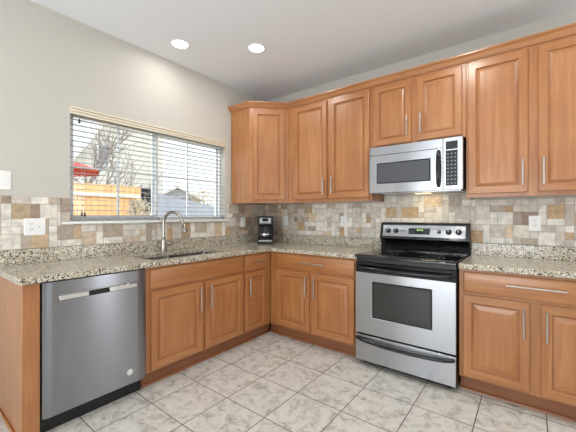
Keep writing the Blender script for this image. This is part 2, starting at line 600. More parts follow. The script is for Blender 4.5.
LEFT = [(0, 6, 1, 1, 'B'), (1, 6, 2, 1, 'P'), (3, 6, 2, 1, 'C'), (5, 6, 1, 1, 'G'), (6, 6, 1, 1, 'G'), (0, 4, 1, 2, 'C'), (1, 4, 2, 2, 'A'), (3, 4, 1, 2, 'B'), (4, 4, 2, 2, 'C'), (6, 5, 2, 1, 'P'), (6, 3, 1, 2, 'C'), (7, 3, 1, 2, 'L'), (0, 3, 1, 1, 'C'), (1, 3, 2, 1, 'C'), (5, 3, 1, 1, 'L'), (0, 2, 2, 1, 'C'), (0, 0, 2, 2, 'C'), (2, 2, 1, 1, 'P'), (5, 2, 1, 1, 'C'), (6, 1, 2, 2, 'G'), (8, 1, 1, 2, 'A'), (9, 2, 2, 1, 'C'), (2, 0, 1, 2, 'G'), (3, 0, 2, 2, 'A'), (5, 0, 1, 2, 'C'), (6, 0, 3, 1, 'C'), (9, 0, 2, 2, 'S'), (11, 2, 1, 1, 'P'), (12, 2, 3, 1, 'G'), (12, 1, 3, 1, 'G'), (11, 0, 1, 2, 'C'), (12, 0, 3, 1, 'C'), (15, 2, 2, 1, 'L'), (15, 0, 3, 1, 'S'), (15, 1, 2, 1, 'L'), (19, 0, 1, 3, 'G'), (21, 0, 2, 3, 'C'), (17, 1, 1, 1, 'C'), (18, 0, 1, 1, 'L'), (24, 0, 2, 3, 'L'), (26, 0, 2, 3, 'A'), (28, 0, 1, 3, 'C'), (29, 1, 3, 2, 'G'), (29, 0, 3, 1, 'C'), (32, 0, 2, 3, 'C'), (34, 0, 2, 3, 'S'), (36, 0, 1, 3, 'C')]


def mosaic(fixed, i0, i1, a0, amin, amax, blocked, axis, seed, parent, zmax):
    rnd = random.Random(seed)
    H = 9
    occ = {}
    tiles = []

    def put(i, j, w, h, c):
        tiles.append((i, j, w, h, c))
        for a in range(i, i + w):
            for k in range(j, j + h):
                occ[(a, k)] = 1
    for t in fixed:
        put(*t)
    sizes = [(2, 2), (2, 1), (3, 2), (1, 1), (2, 2), (3, 1), (1, 2), (2, 1)]
    for j in range(H):
        for i in range(i0, i1):
            if (i, j) in occ: continue
            rnd.shuffle(sizes)
            for (ww, hh) in sizes + [(1, 1)]:
                if all((a, k) not in occ and k < H and a < i1 for a in range(i, i + ww) for k in range(j, j + hh)):
                    corner_shade = (a0 + i * U > -0.66) if axis == 'x' else (a0 + i * U < 0.5)  # darker tile mix by the corner carries the shade there
                    put(i, j, ww, hh, rnd.choice('GGBPPLGS' if corner_shade else 'CCCCLLLPPPGS' if rnd.random() < 0.94 else 'T'))
                    break
    b = B(); cols = []
    g = 0.0016; t = 0.009
    gl = b.box
    if axis == 'x':
        b.box(0.0005, 0.006, amin, amax, Z0 - 0.0, blocked(amin + .01), 1)
    n0 = len(b.f)
    b.v.clear(); b.f.clear(); b.m.clear()

    def slab(p0, p1, z0, z1, d0, d1, m):
        if axis == 'y': b.box(p0, p1, -d0, -d1, z0, z1, m)
        else: b.box(d0, d1, p0, p1, z0, z1, m)
    for (i, j, ww, hh, c) in tiles:
        p0 = max(a0 + i * U, amin); p1 = min(a0 + (i + ww) * U, amax)
        if p1 - p0 < 0.008: continue
        z0 = Z0 + j * U; z1 = z0 + hh * U
        # cut each tile by the top limit over its width
        cuts = sorted({p0, p1, *[q for q in zmax[1] if p0 < q < p1]})
        for q0, q1 in zip(cuts, cuts[1:]):
            zt = min(z1, zmax[0]((q0 + q1) / 2))
            if zt - z0 < 0.006 or q1 - q0 < 0.006: continue
            col = list(rnd.choice(PAL[c])); k = rnd.uniform(0.94, 1.05)
            n = len(b.f)
            slab(q0 + g, q1 - g, z0 + g, zt - g, 0.003, t, 0)
            cols += [tuple(v * k for v in lin(col)[:3]) + (1,)] * (len(b.f) - n)
    segs = sorted({amin, amax, *[q for q in zmax[1] if amin < q < amax]})
    for q0, q1 in zip(segs, segs[1:]):
        zt = zmax[0]((q0 + q1) / 2)
        if zt > Z0 + 0.005:
            n = len(b.f)
            slab(q0, q1, Z0, zt, 0.0, 0.0075, 1)
            cols += [(0.5, 0.5, 0.5, 1)] * (len(b.f) - n)
    o = b.build('tile_backsplash', ['stone', 'grout'], parent, smooth=False)
    at = o.data.attributes.new('stone', 'FLOAT_COLOR', 'FACE')
    for k, c in enumerate(cols):
        at.data[k].color = c
    tag(o, 'mixed tan, cream and grey stone tiles')
    return o


def back_top(x):
    return 1.374 if (x < 1.606 or x > 2.364) else 1.436


def left_top(y):
    if y < -2.288: return 1.374
    if y < WY0: return 1.374
    if y > -0.683: return 1.374
    return 1.1765


def left_top2(y):
    return 1.374 if (y < -2.287 or y > -0.681) else 1.1765


mosaic(BACK, -49, 16, 2.505, 0.011, 3.3, lambda a: 1.37, 'y', 11, wb, (back_top, (1.606, 2.364)))
mosaic(LEFT, -2, 52, -2.62, -2.664, -0.0095, lambda a: 1.37, 'x', 5, wl, (left_top2, (-2.287, -0.681)))
# piece of tile between the sill end and the window edge, left of the window
b = B().box(0.0, 0.009, -2.285, WY0 - 0.002, 1.2, 1.265).box(0.0, 0.009, -2.285, WY0 - 0.002, 1.268, 1.371)
o = b.build('tile_backsplash', ['stone'], wl, smooth=False)
at = o.data.attributes.new('stone', 'FLOAT_COLOR', 'FACE')
for k in range(len(o.data.polygons)):
    at.data[k].color = lin((206, 196, 183)) if k < 6 else lin((172, 154, 138))

# ------------------------------------------------------------------ cabinets
DT = 0.02


def door_mesh(x0, x1, z0, z1, yb, rail=0.057, bev=0.028, t=DT):
    f = yb - t
    b = B()
    b.loops_front(x0, x1, z0, z1, [(0, yb), (0, f + 0.005), (0.0015, f + 0.002), (0.005, f), (rail - 0.007, f), (rail - 0.003, f + 0.003), (rail - 0.001, f + 0.0135),
                                   (rail + 0.006, f + 0.0145), (rail + 0.0065, f + 0.0095), (rail + 0.0065 + bev, f + 0.0035), (rail + 0.009 + bev, f + 0.003)])
    return b


def slab_mesh(x0, x1, z0, z1, yb, t=DT):
    f = yb - t
    return B().loops_front(x0, x1, z0, z1, [(0, yb), (0, f + 0.008), (0.004, f + 0.0035), (0.011, f + 0.001), (0.015, f)], 0, 0)


def handle(parent, yb, spec):
    """bar pull standing off a front at y = yb (facing -y)"""
    b = B(); y = yb - 0.03
    if spec[0] == 'v':
        _, a, z0, z1 = spec
        b.tube([(a, y, z0), (a, y, z1)], 0.0058, 12)
        for z in (z0 + 0.03, z1 - 0.03):
            b.tube([(a, yb, z), (a, y, z)], 0.0046, 10)
    else:
        _, a0, a1, z = spec
        b.tube([(a0, y, z), (a1, y, z)], 0.0058, 12)
        for a in (a0 + 0.035, a1 - 0.035):
            b.tube([(a, yb, z), (a, y, z)], 0.0046, 10)
    return tag(b.build('handle', 'nickel', parent), 'brushed nickel bar pull')


def place(run, a0):
    return ((a0, 0, 0), 0.0) if run == 'B' else ((0, a0, 0), R(90))


def fronts(root, a0, yface, items, bev):
    for kind, x0, x1, z0, z1, hd in items:
        if kind == 'door':
            o = door_mesh(x0 - a0, x1 - a0, z0, z1, yface, bev=bev).build('door', ['wood', 'wood_h'], root, smooth=False)
        else:
            o = slab_mesh(x0 - a0, x1 - a0, z0, z1, yface).build(kind, ['wood_h'], root)
        if hd:
            h = (hd[0], hd[1] - a0, hd[2], hd[3]) if hd[0] == 'v' else (hd[0], hd[1] - a0, hd[2] - a0, hd[3])
            handle(o, yface - DT, h)


def base_cabinet(name, label, run, a0, a1, items, toe0=0.0, toe1=0.0):
    loc, rz = place(run, a0)
    r = thing(name, label, 'cabinet', loc, rz)
    W = a1 - a0
    b = B().box(0.0005, 0.018, -0.591, -0.012, 0.114, 0.872).box(W - 0.018, W - 0.0005, -0.591, -0.012, 0.114, 0.872)
    b.box(0.018, W - 0.018, -0.591, -0.012, 0.114, 0.13).box(0.018, W - 0.018, -0.024, -0.012, 0.13, 0.872)
    b.box(0.0005, 0.018, -0.53, -0.012, 0.0, 0.114).box(W - 0.018, W - 0.0005, -0.53, -0.012, 0.0, 0.114)
    b.build('carcass', 'wood', r)
    B().box(0.0005, W - 0.0005, -0.61, -0.591, 0.114, 0.872).build('face_frame', 'wood', r, bevel=0.0015)
    B().box(0.0005 + toe0, W - 0.0005 + toe1, -0.549, -0.531, 0.0, 0.114).build('toe_kick', 'wood_shaded', r)
    B().profile_x([(-0.5495, 0), (-0.5495, 0.02), (-0.556, 0.018), (-0.563, 0.01), (-0.565, 0.0)], 0.0005 + toe0, W - 0.0005 + toe1).build('shoe_moulding', 'wood_shaded', r)
    fronts(r, a0, -0.61, items, 0.03)
    return r


base_cabinet('sink_cabinet', 'wide wooden sink base cabinet with false front and two doors, beside the dishwasher', 'L', -1.958, -1.0, [
    ('false_front', -1.928, -1.02, 0.712, 0.853, None),
    ('door', -1.923, -1.479, 0.13, 0.694, ('v', -1.513, 0.461, 0.661)),
    ('door', -1.449, -1.023, 0.13, 0.694, ('v', -1.412, 0.461, 0.661))])
base_cabinet('narrow_base_cabinet', 'narrow wooden base cabinet with one drawer over one door in the inside corner', 'L', -0.999, -0.612, [
    ('drawer', -0.984, -0.695, 0.712, 0.853, ('h', -0.935, -0.742, 0.79)),
    ('door', -0.984, -0.69, 0.13, 0.694, ('v', -0.95, 0.461, 0.655))], toe1=0.06)
base_cabinet('corner_base_cabinet', 'wooden base cabinet with long drawer and two doors left of the stove', 'B', 0.612, 1.6, [
    ('drawer', 0.706, 1.574, 0.712, 0.853, ('h', 1.018, 1.284, 0.787)),
    ('door', 0.706, 1.112, 0.13, 0.694, ('v', 1.083, 0.461, 0.661)),
    ('door', 1.146, 1.574, 0.13, 0.694, ('v', 1.178, 0.461, 0.661))], toe0=-0.043)
base_cabinet('base_cabinet', 'wooden base cabinet with wide drawer and two doors right of the stove', 'B', 2.371, 3.215, [
    ('drawer', 2.398, 3.19, 0.712, 0.853, ('h', 2.646, 2.941, 0.792)),
    ('door', 2.398, 2.768, 0.13, 0.694, ('v', 2.737, 0.47, 0.658)),
    ('door', 2.821, 3.19, 0.13, 0.694, ('v', 2.849, 0.47, 0.658))])

# end panel left of the dishwasher
r = thing('end_panel', 'wooden end panel with wide front strip on the left side of the dishwasher', 'cabinet panel', (0, -2.641, 0), R(90))
B().box(0.0, 0.019, -0.591, -0.012, 0.0, 0.872).build('side_panel', 'wood', r, bevel=0.001)
B().box(0.0, 0.078, -0.61, -0.591, 0.0, 0.872).build('front_strip', 'wood', r, bevel=0.002)
B().box(-0.012, -0.0005, -0.612, -0.012, 0.0, 0.02).build('shoe_moulding', 'wood_h', r, bevel=0.004)


def upper_cabinet(name, label, a0, a1, z0, z1, items):
    r = thing(name, label, 'cabinet', (a0, 0, z0))
    W = a1 - a0
    h = z1 - z0
    b = B().box(0.0005, W - 0.0005, -0.287, -0.011, 0.012, h)
    b.box(0.0005, 0.018, -0.287, -0.011, 0, 0.012).box(W - 0.018, W - 0.0005, -0.287, -0.011, 0, 0.012)
    b.build('carcass', 'wood', r)
    B().box(0.0005, W - 0.0005, -0.305, -0.287, 0, h).build('face_frame', 'wood', r, bevel=0.0015)
    fronts(r, a0, -0.305, [(k, x0, x1, zz0 - z0, zz1 - z0, (hd[0], hd[1], hd[2] - z0, hd[3] - z0) if hd else None) for k, x0, x1, zz0, zz1, hd in items], 0.014)
    return r


UT = 2.452
upper_cabinet('upper_cabinet', 'tall wooden upper cabinet with two doors left of the microwave', 0.612, 1.6, 1.379, UT, [
    ('door', 0.703, 1.122, 1.414, 2.416, ('v', 1.092, 1.455, 1.63)),
    ('door', 1.157, 1.579, 1.414, 2.416, ('v', 1.19, 1.455, 1.63))])
upper_cabinet('short_upper_cabinet', 'short wooden upper cabinet with two small doors above the microwave', 1.6005, 2.3705, 1.855, UT, [
    ('door', 1.62, 1.959, 1.876, 2.416, ('v', 1.928, 1.93, 2.10)),
    ('door', 2.006, 2.345, 1.876, 2.416, ('v', 2.04, 1.93, 2.10))])
upper_cabinet('upper_cabinet', 'tall wooden upper cabinet with two doors above the counter right of the stove', 2.371, 3.215, 1.379, UT, [
    ('door', 2.387, 2.757, 1.408, 2.416, ('v', 2.727, 1.455, 1.64)),
    ('door', 2.812, 3.19, 1.408, 2.416, ('v', 2.842, 1.455, 1.64))])

# diagonal corner upper cabinet
r = thing('corner_upper_cabinet', 'angled wooden corner upper cabinet with one door, above the coffee maker', 'cabinet', (0.011, -0.011, 1.379))
k = 0.011
poly = [(-0.0, 0.0), (0.0, -0.61 + k), (0.305 - k, -0.61 + k), (0.6105 - k, -0.3045 + k), (0.6105 - k, 0.0)]
B().prism(poly, 0.0, UT - 1.379).build('carcass', 'wood', r, bevel=0.0015)
# door on the 45 degree face, built in its own frame then turned into the root's frame
dm = door_mesh(-0.178, 0.178, 0.034, 1.036, 0.0, bev=0.014)
c = Vector(((0.305 + 0.6105) / 2 - k, (-0.61 - 0.3045) / 2 + k, 0))
rot = Matrix.Rotation(R(45), 3, 'Z')
dm.v = [tuple(rot @ Vector(p) + c) for p in dm.v]
dm.build('door', ['wood', 'wood_h'], r, smooth=False)

# crown moulding swept along the top of the upper cabinets
path = [(0.001, -0.61), (0.305, -0.61), (0.6105, -0.3045), (3.215, -0.3045)]
nrm = [(0, -1), (math.sin(R(45)), -math.cos(R(45))), (0, -1)]
prof = [(0.001, 2.438), (0.012, 2.438), (0.016, 2.446), (0.021, 2.45), (0.026, 2.462), (0.038, 2.476), (0.046, 2.48), (0.047, 2.494), (0.001, 2.494)]
prof = [(p, z + 0.0) for p, z in prof]
b = B(); rings = []
for i, (x, y) in enumerate(path):
    if i == 0: off = Vector(nrm[0])
    elif i == len(path) - 1: off = Vector(nrm[-1])
    else:
        n0 = Vector(nrm[i - 1]); n1 = Vector(nrm[i])
        off = (n0 + n1) / (1 + n0.dot(n1))
    s = len(b.v)
    for p, z in prof:
        b.v.append((x + off[0] * p, y + off[1] * p, z))
    rings.append(s)
kk = len(prof)
for a, c2 in zip(rings, rings[1:]):
    for i in range(kk):
        j = (i + 1) % kk
        b.face((a + i, a + j, c2 + j, c2 + i))
b.face([rings[0] + i for i in range(kk)]); b.face([rings[-1] + i for i in reversed(range(kk))])
o = b.build('crown_moulding', 'wood_h', sharp=0.35)
tag(o, 'wooden crown moulding running along the tops of the upper cabinets', 'moulding')

# ------------------------------------------------------------------ countertops
def rounded(x0, x1, y0, y1, r, n=5):
    out = []
    for cx, cy, s in ((x1 - r, y1 - r, 0), (x0 + r, y1 - r, 90), (x0 + r, y0 + r, 180), (x1 - r, y0 + r, 270)):
        for i in range(n + 1):
            a = R(s + 90 * i / n)
            out.append((cx + r * math.cos(a), cy + r * math.sin(a)))
    return out


def slab_with_hole(name, outer, holes, z0, z1, mat, parent=None, bevel=0.004):
    bm = bmesh.new()
    es = []
    for lp in [outer] + holes:
        vs = [bm.verts.new((x, y, z1)) for x, y in lp]
        es += [bm.edges.new((vs[i], vs[(i + 1) % len(vs)])) for i in range(len(vs))]
    bmesh.ops.triangle_fill(bm, use_beauty=True, use_dissolve=False, edges=es)
    g = bmesh.ops.extrude_face_region(bm, geom=bm.faces[:])
    for v in [x for x in g['geom'] if isinstance(x, bmesh.types.BMVert)]:
        v.co.z = z0
    bmesh.ops.recalc_face_normals(bm, faces=bm.faces)
    me = bpy.data.meshes.new(name); bm.to_mesh(me); bm.free()
    me.materials.append(M[mat])
    o = bpy.data.objects.new(name, me); COL.objects.link(o)
    if parent: o.parent = parent
    if bevel:
        md = o.modifiers.new('edge', 'BEVEL'); md.width = bevel; md.segments = 3; md.limit_method = 'ANGLE'; md.angle_limit = R(40)
    return o


CT0, CT1 = 0.8725, 0.909
r = thing('countertop', 'speckled granite L-shaped countertop around the sink and corner', 'countertop', (0, 0, 0))
slab_with_hole('slab', [(0.0105, -2.663), (0.645, -2.663), (0.645, -0.645), (1.604, -0.645), (1.604, -0.0105), (0.0105, -0.0105)],
               [rounded(0.145, 0.545, -1.865, -1.105, 0.04)[::-1]], CT0, CT1, 'granite', r)
B().box(0.0105, 0.03, -2.66, -0.031, CT1, 1.009).box(0.0105, 1.6, -0.0305, -0.0105, CT1, 1.0088).build('backsplash_strip', 'granite', r, bevel=0.002)
r = thing('countertop', 'speckled granite countertop right of the stove', 'countertop', (2.371, 0, 0))
B().box(0, 0.845, -0.645, -0.0105, CT0, CT1).build('slab', 'granite', r, bevel=0.004, seg=3)
B().box(0, 0.845, -0.0305, -0.0105, CT1, 1.009).build('backsplash_strip', 'granite', r, bevel=0.002)

# ------------------------------------------------------------------ sink
r = thing('kitchen_sink', 'undermount stainless steel double bowl sink set in the granite counter', 'sink', (0.345, -1.485, 0.66))
ZS = CT0 - 0.001 - 0.66
for y0, y1 in ((-0.385, -0.012), (0.012, 0.385)):
    b = B()
    lo = rounded(-0.205, 0.205, y0, y1, 0.045)
    li = rounded(-0.2, 0.2, y0 + 0.005, y1 - 0.005, 0.04)
    lb = rounded(-0.18, 0.18, y0 + 0.025, y1 - 0.025, 0.05)
    lbo = rounded(-0.185, 0.185, y0 + 0.02, y1 - 0.02, 0.05)
    n = len(lo)
    idx = []
    for lp, z in ((lbo, 0.0), (lo, ZS), (li, ZS), (lb, 0.006)):
        s = len(b.v); b.v += [(x, y, z) for x, y in lp]; idx.append(s)
    for a, c2 in zip(idx, idx[1:]):
        for i in range(n):
            j = (i + 1) % n
            b.face((a + i, a + j, c2 + j, c2 + i))
    b.face([idx[-1] + i for i in range(n)]); b.face([idx[0] + i for i in reversed(range(n))])
    bo = b.build('bowl', 'sink', r)
    B().lathe([(0.042, 0.006), (0.042, 0.009), (0.034, 0.009), (0.03, 0.0075)], (0, (y0 + y1) / 2, 0)).build('drain', 'chrome', bo)

# ------------------------------------------------------------------ faucet
r = thing('kitchen_faucet', 'brushed steel gooseneck faucet with pull-down spray head behind the sink', 'faucet', (0.088, -1.508, CT1))
ux, uy = 0.93, 0.37
B().lathe([(0.029, 0.0), (0.029, 0.006), (0.025, 0.012), (0.0235, 0.03), (0.0205, 0.1), (0.018, 0.13), (0.014, 0.136)]).build('base', 'faucet', r)
pts = [(0, 0, 0.13), (0, 0, 0.2), (0, 0, 0.265)]
RR = 0.098
for i in range(1, 13):
    a = R(180 - 15 * i * 0.93)
    d_ = RR + RR * math.cos(a)
    pts.append((ux * d_, uy * d_, 0.265 + RR * math.sin(a)))
end = Vector(pts[-1]); tg = (Vector(pts[-1]) - Vector(pts[-2])).normalized()
pts.append(tuple(end + tg * 0.015))
B().tube(pts, 0.0142, 16).build('spout', 'faucet', r)
p0 = end + tg * 0.015
o = B().lathe([(0.0135, 0.0), (0.0155, 0.004), (0.016, 0.03), (0.021, 0.075), (0.0235, 0.095), (0.02, 0.099)], p0, tg).build('spray_head', 'faucet', r)
fr = Vector((0.75, -0.66, 0)).normalized()
B().box(-0.005, 0.005, -0.003, 0.003, -0.02, 0.02).build('spray_button', 'black_mat', o, bevel=0.002)
sb = o.children[0]
sb.location = p0 + tg * 0.045 + fr * 0.0175
sb.rotation_euler = (0, 0, math.atan2(fr.x, -fr.y) if False else math.atan2(fr.y, fr.x) + R(90))
B().tube([(0.012, 0.012, 0.062), (0.02, 0.04, 0.064)], [0.014, 0.013]).tube([(0.02, 0.04, 0.064), (0.024, 0.062, 0.07), (0.028, 0.085, 0.092), (0.032, 0.094, 0.13)], [0.0125, 0.0095, 0.0075, 0.006]).build('lever', 'faucet', r)

# ------------------------------------------------------------------ dishwasher
r = thing('dishwasher', 'stainless steel dishwasher with pocket handle between end panel and sink cabinet', 'dishwasher', (0, -2.5615, 0), R(90))
W = 0.602
B().box(0.003, W - 0.004, -0.6, -0.03, 0.1, 0.866).build('tub', 'black_mat', r)
B().box(0.01, W - 0.01, -0.565, -0.05, 0.0, 0.1).build('toe_kick', 'black_mat', r)
# bowed door panel with a slot for the pocket handle
b = B()
hx0, hx1, hz0, hz1 = 0.075, 0.53, 0.752, 0.79
f = -0.637
xs = [0.004, 0.02, 0.03, hx0, hx1, W - 0.03, W - 0.02, W - 0.005]
ys = [f + 0.012, f + 0.004, f + 0.0, f, f, f, f + 0.004, f + 0.012]
zs = [0.108, hz0, hz1, 0.865]
g = {}
for i, (x, y) in enumerate(zip(xs, ys)):
    for j, z in enumerate(zs):
        g[i, j] = len(b.v); b.v.append((x, y, z))
for i in range(7):
    for j in range(3):
        if i == 3 and j == 1: continue
        b.face((g[i, j], g[i + 1, j], g[i + 1, j + 1], g[i, j + 1]))
# pocket
s = len(b.v); b.v += [(hx0, f + 0.02, hz0), (hx1, f + 0.02, hz0), (hx1, f + 0.02, hz1), (hx0, f + 0.02, hz1)]
rim = [g[3, 1], g[4, 1], g[4, 2], g[3, 2]]
for i in range(4):
    j = (i + 1) % 4
    b.face((rim[i], rim[j], s + j, s + i))
b.face((s, s + 1, s + 2, s + 3))
# back and edges
n = len(b.v)
for i in range(8):
    b.v.append((xs[i], -0.601, zs[0])); b.v.append((xs[i], -0.601, zs[3]))
for i in range(7):
    b.face((n + 2 * i, n + 2 * i + 2, g[i + 1, 0], g[i, 0]))
    b.face((g[i, 3], g[i + 1, 3], n + 2 * i + 3, n + 2 * i + 1))
    b.face((n + 2 * i, n + 2 * i + 1, n + 2 * i + 3, n + 2 * i + 2))
b.face((n, g[0, 0], g[0, 1], g[0, 2], g[0, 3], n + 1)); b.face((n + 14, n + 15, g[7, 3], g[7, 2], g[7, 1], g[7, 0]))
dr = b.build('door', 'steel_shaded', r, sharp=0.9)
b = B()
b.box(hx0 + 0.003, 0.233, f - 0.006, f + 0.012, hz0 + 0.003, hz1 - 0.008)
b.box(0.352, hx1 - 0.003, f - 0.006, f + 0.012, hz0 + 0.003, hz1 - 0.008)
b.box(hx0 + 0.003, hx1 - 0.003, f - 0.003, f + 0.0, hz1 - 0.006, hz1 - 0.002)
o = tag(b.build('handle', 'chrome', dr, bevel=0.002), 'bright bar along the pocket handle')
B().box(0.233, 0.352, f + 0.002, f + 0.014, hz0 + 0.002, hz1 - 0.008).build('latch_grip', 'black_mat', dr, bevel=0.002)
# round badge
bc = (0.482, f + 0.0005, 0.188)
o = B().lathe([(0.02, 0), (0.02, 0.002), (0.0, 0.0022)], bc, (0, -1, 0), caps=False).build('badge', 'white', dr)
b = B()
b.lathe([(0.0165, 0.0023), (0.0165, 0.003), (0.013, 0.003), (0.013, 0.0023)], bc, (0, -1, 0), caps=False)
b.tube([(bc[0] - 0.007, bc[1] - 0.0028, bc[2] + 0.004), (bc[0] - 0.003, bc[1] - 0.0028, bc[2] - 0.006), (bc[0], bc[1] - 0.0028, bc[2] + 0.002), (bc[0] + 0.003, bc[1] - 0.0028, bc[2] - 0.006), (bc[0] + 0.007, bc[1] - 0.0028, bc[2] + 0.004)], 0.0012, 6)
b.build('badge_mark', 'silver', o)

# ------------------------------------------------------------------ electric range
r = thing('electric_range', 'stainless steel electric range with black cooktop, below the microwave', 'stove', (1.6075, 0, 0))
W = 0.757
B().box(0.0, W, -0.64, -0.02, 0.03, 0.893).box(0.04, W - 0.04, -0.6, -0.05, 0.0, 0.03).build('body', 'black', r, bevel=0.003)
# cooktop with rolled front lip
ck = B().profile_x([(-0.03, 0.894), (-0.03, 0.918), (-0.6, 0.918), (-0.672, 0.918), (-0.682, 0.914), (-0.686, 0.905), (-0.685, 0.896), (-0.676, 0.894)], 0.0, W).build('cooktop', 'glass_black', r, bevel=0.002)
for x, y, rad in ((0.19, -0.50, 0.105), (0.565, -0.50, 0.085), (0.19, -0.24, 0.078), (0.565, -0.24, 0.1)):
    B().lathe([(rad, 0.0), (rad, 0.0008), (rad - 0.004, 0.0008), (rad - 0.004, 0.0)], (x, y, 0.9182), caps=False, n=40).lathe([(rad * .62, 0.0), (rad * .62, 0.0008), (rad * .62 - 0.003, 0.0008), (rad * .62 - 0.003, 0.0)], (x, y, 0.9182), caps=False, n=40).build('burner_ring', 'ring', ck)
# vent strip and door
B().box(0.005, W - 0.005, -0.655, -0.641, 0.86, 0.892).build('vent_trim', 'black_mat', r)
od = B()
od.box(0.004, W - 0.004, -0.672, -0.641, 0.268, 0.79).build('tmp', 'steel', r) if False else None
b = B()
ox0, ox1, oz0, oz1 = 0.147, 0.6, 0.412, 0.706
f = -0.673
g = {}
xs = [0.003, ox0, ox1, W - 0.003]; zs = [0.272, oz0, oz1, 0.775]
for i, x in enumerate(xs):
    for j, z in enumerate(zs):
        g[i, j] = len(b.v); b.v.append((x, f, z))
for i in range(3):
    for j in range(3):
        if i == 1 and j == 1: continue
        b.face((g[i, j], g[i + 1, j], g[i + 1, j + 1], g[i, j + 1]))
rim = [g[1, 1], g[2, 1], g[2, 2], g[1, 2]]
s = len(b.v); b.v += [(ox0, f + 0.006, oz0), (ox1, f + 0.006, oz0), (ox1, f + 0.006, oz1), (ox0, f + 0.006, oz1)]
for i in range(4):
    j = (i + 1) % 4
    b.face((rim[i], rim[j], s + j, s + i))
b.face((s, s + 1, s + 2, s + 3))
n = len(b.v)
b.v += [(xs[0], -0.642, zs[0]), (xs[3], -0.642, zs[0]), (xs[3], -0.642, zs[3]), (xs[0], -0.642, zs[3])]
b.face((n + 3, n + 2, n + 1, n))
b.face((n, n + 1, g[3, 0], g[2, 0], g[1, 0], g[0, 0])); b.face((g[0, 3], g[1, 3], g[2, 3], g[3, 3], n + 2, n + 3))
b.face((n, g[0, 0], g[0, 1], g[0, 2], g[0, 3], n + 3)); b.face((n + 1, n + 2, g[3, 3], g[3, 2], g[3, 1], g[3, 0]))
od = b.build('oven_door', 'steel', r, bevel=0.002)
o = B().box(ox0 + 0.001, ox1 - 0.001, f + 0.001, f + 0.005, oz0 + 0.001, oz1 - 0.001).build('oven_window', 'black', od)
B().loops_front(ox0 + 0.012, ox1 - 0.012, oz0 + 0.012, oz1 - 0.012, [(0, f + 0.002), (0, f - 0.0005), (0.001, f - 0.001)], 0, 0).build('window_glass', 'oven_glass', o, smooth=False)
B().box(0.003, W - 0.003, f - 0.002, -0.642, 0.7755, 0.856).build('door_top_trim', 'black', od, bevel=0.003)
pts = [(0.02, f - 0.006, 0.818), (0.035, f - 0.03, 0.815), (0.09, f - 0.044, 0.812), (W / 2, f - 0.05, 0.81), (W - 0.09, f - 0.044, 0.812), (W - 0.035, f - 0.03, 0.815), (W - 0.02, f - 0.006, 0.818)]
tag(B().tube(pts, [0.015, 0.018, 0.018, 0.018, 0.018, 0.018, 0.015], 14).build('handle', 'black', od), 'black bar handle')
# storage drawer
dw = B().box(0.003, W - 0.003, f, -0.642, 0.046, 0.258).build('storage_drawer', 'steel', r, bevel=0.003)
pts = []
for i in range(15):
    t = i / 14
    pts.append((0.014 + t * (W - 0.028), f - 0.004 - 0.032 * math.sin(math.pi * t) ** 0.35, 0.232 - 0.02 * math.sin(math.pi * t) ** 0.6))
tag(B().tube(pts, 0.0135, 12).build('handle', 'black', dw), 'black curved handle')
# backguard
bg = B().profile_x([(-0.022, 0.918), (-0.022, 1.168), (-0.066, 1.176), (-0.082, 1.17), (-0.118, 1.036), (-0.122, 1.02), (-0.1, 1.008), (-0.088, 0.99), (-0.085, 0.918)], -0.006, W + 0.004).build('backguard', 'black', r, bevel=0.004)


def on_panel(u, z, h=0.0):
    """point on the sloped control panel face"""
    t = (z - 1.036) / (1.17 - 1.036)
    return (u, -0.118 + t * 0.036 - h, z)


def quad_panel(u0, u1, z0, z1, h0, h1):
    b = B()
    lo = [on_panel(u0, z0, h0), on_panel(u1, z0, h0), on_panel(u1, z1, h0), on_panel(u0, z1, h0)]
    hi = [on_panel(u0, z0, h1), on_panel(u1, z0, h1), on_panel(u1, z1, h1), on_panel(u0, z1, h1)]
    b.v += lo + hi
    b.face((3, 2, 1, 0)); b.face((4, 5, 6, 7))
    for i in range(4):
        j = (i + 1) % 4
        b.face((i, j, 4 + j, 4 + i))
    return b


cp = quad_panel(0.022, W - 0.026, 1.046, 1.15, -0.001, 0.003).build('control_panel', 'steel', bg)
pn = Vector((0, -0.134, 0.036)).normalized()
for u, rad, hh in ((0.075, 0.021, 0.02), (0.148, 0.021, 0.02), (0.525, 0.015, 0.016), (0.603, 0.021, 0.02), (0.68, 0.021, 0.02)):
    c = Vector(on_panel(u, 1.096, 0.003))
    ko = B().lathe([(rad * 1.12, 0.0), (rad * 1.12, 0.004), (rad, 0.006), (rad * 0.9, hh), (rad * 0.8, hh + 0.002), (0.0, hh + 0.002)], c, pn, caps=False, n=24).build('knob', 'black_mat', cp)
    B().box(-0.002, 0.002, -0.002, 0.002, -0.004, rad * 0.7).build('pointer', 'plate', ko)
    ko.children[0].location = c + pn * (hh + 0.001)
dp = quad_panel(0.265, 0.45, 1.07, 1.124, 0.003, 0.005).build('display', 'blue_disp', cp)
b = B()
for i, u in enumerate((0.338, 0.352, 0.368, 0.382)):
    q = quad_panel(u, u + 0.009, 1.101, 1.116, 0.005, 0.0056)
    n = len(b.v); b.v += q.v
    for fc in q.f: b.face([n + k2 for k2 in fc])
b.build('clock_digits', 'digits', dp)
for i in range(3):
    for j in range(3):
        quad_panel(0.27 + i * 0.019, 0.284 + i * 0.019, 1.075 + j * 0.0165, 1.086 + j * 0.0165, 0.005, 0.006).build('button', 'button_dk', cp)
        quad_panel(0.398 + i * 0.017, 0.41 + i * 0.017, 1.075 + j * 0.0165, 1.086 + j * 0.0165, 0.005, 0.006).build('button', 'button_dk', cp)
for u in (0.2, 0.228):
    quad_panel(u, u + 0.007, 1.09, 1.103, 0.003, 0.0045).build('indicator', 'slot', cp)

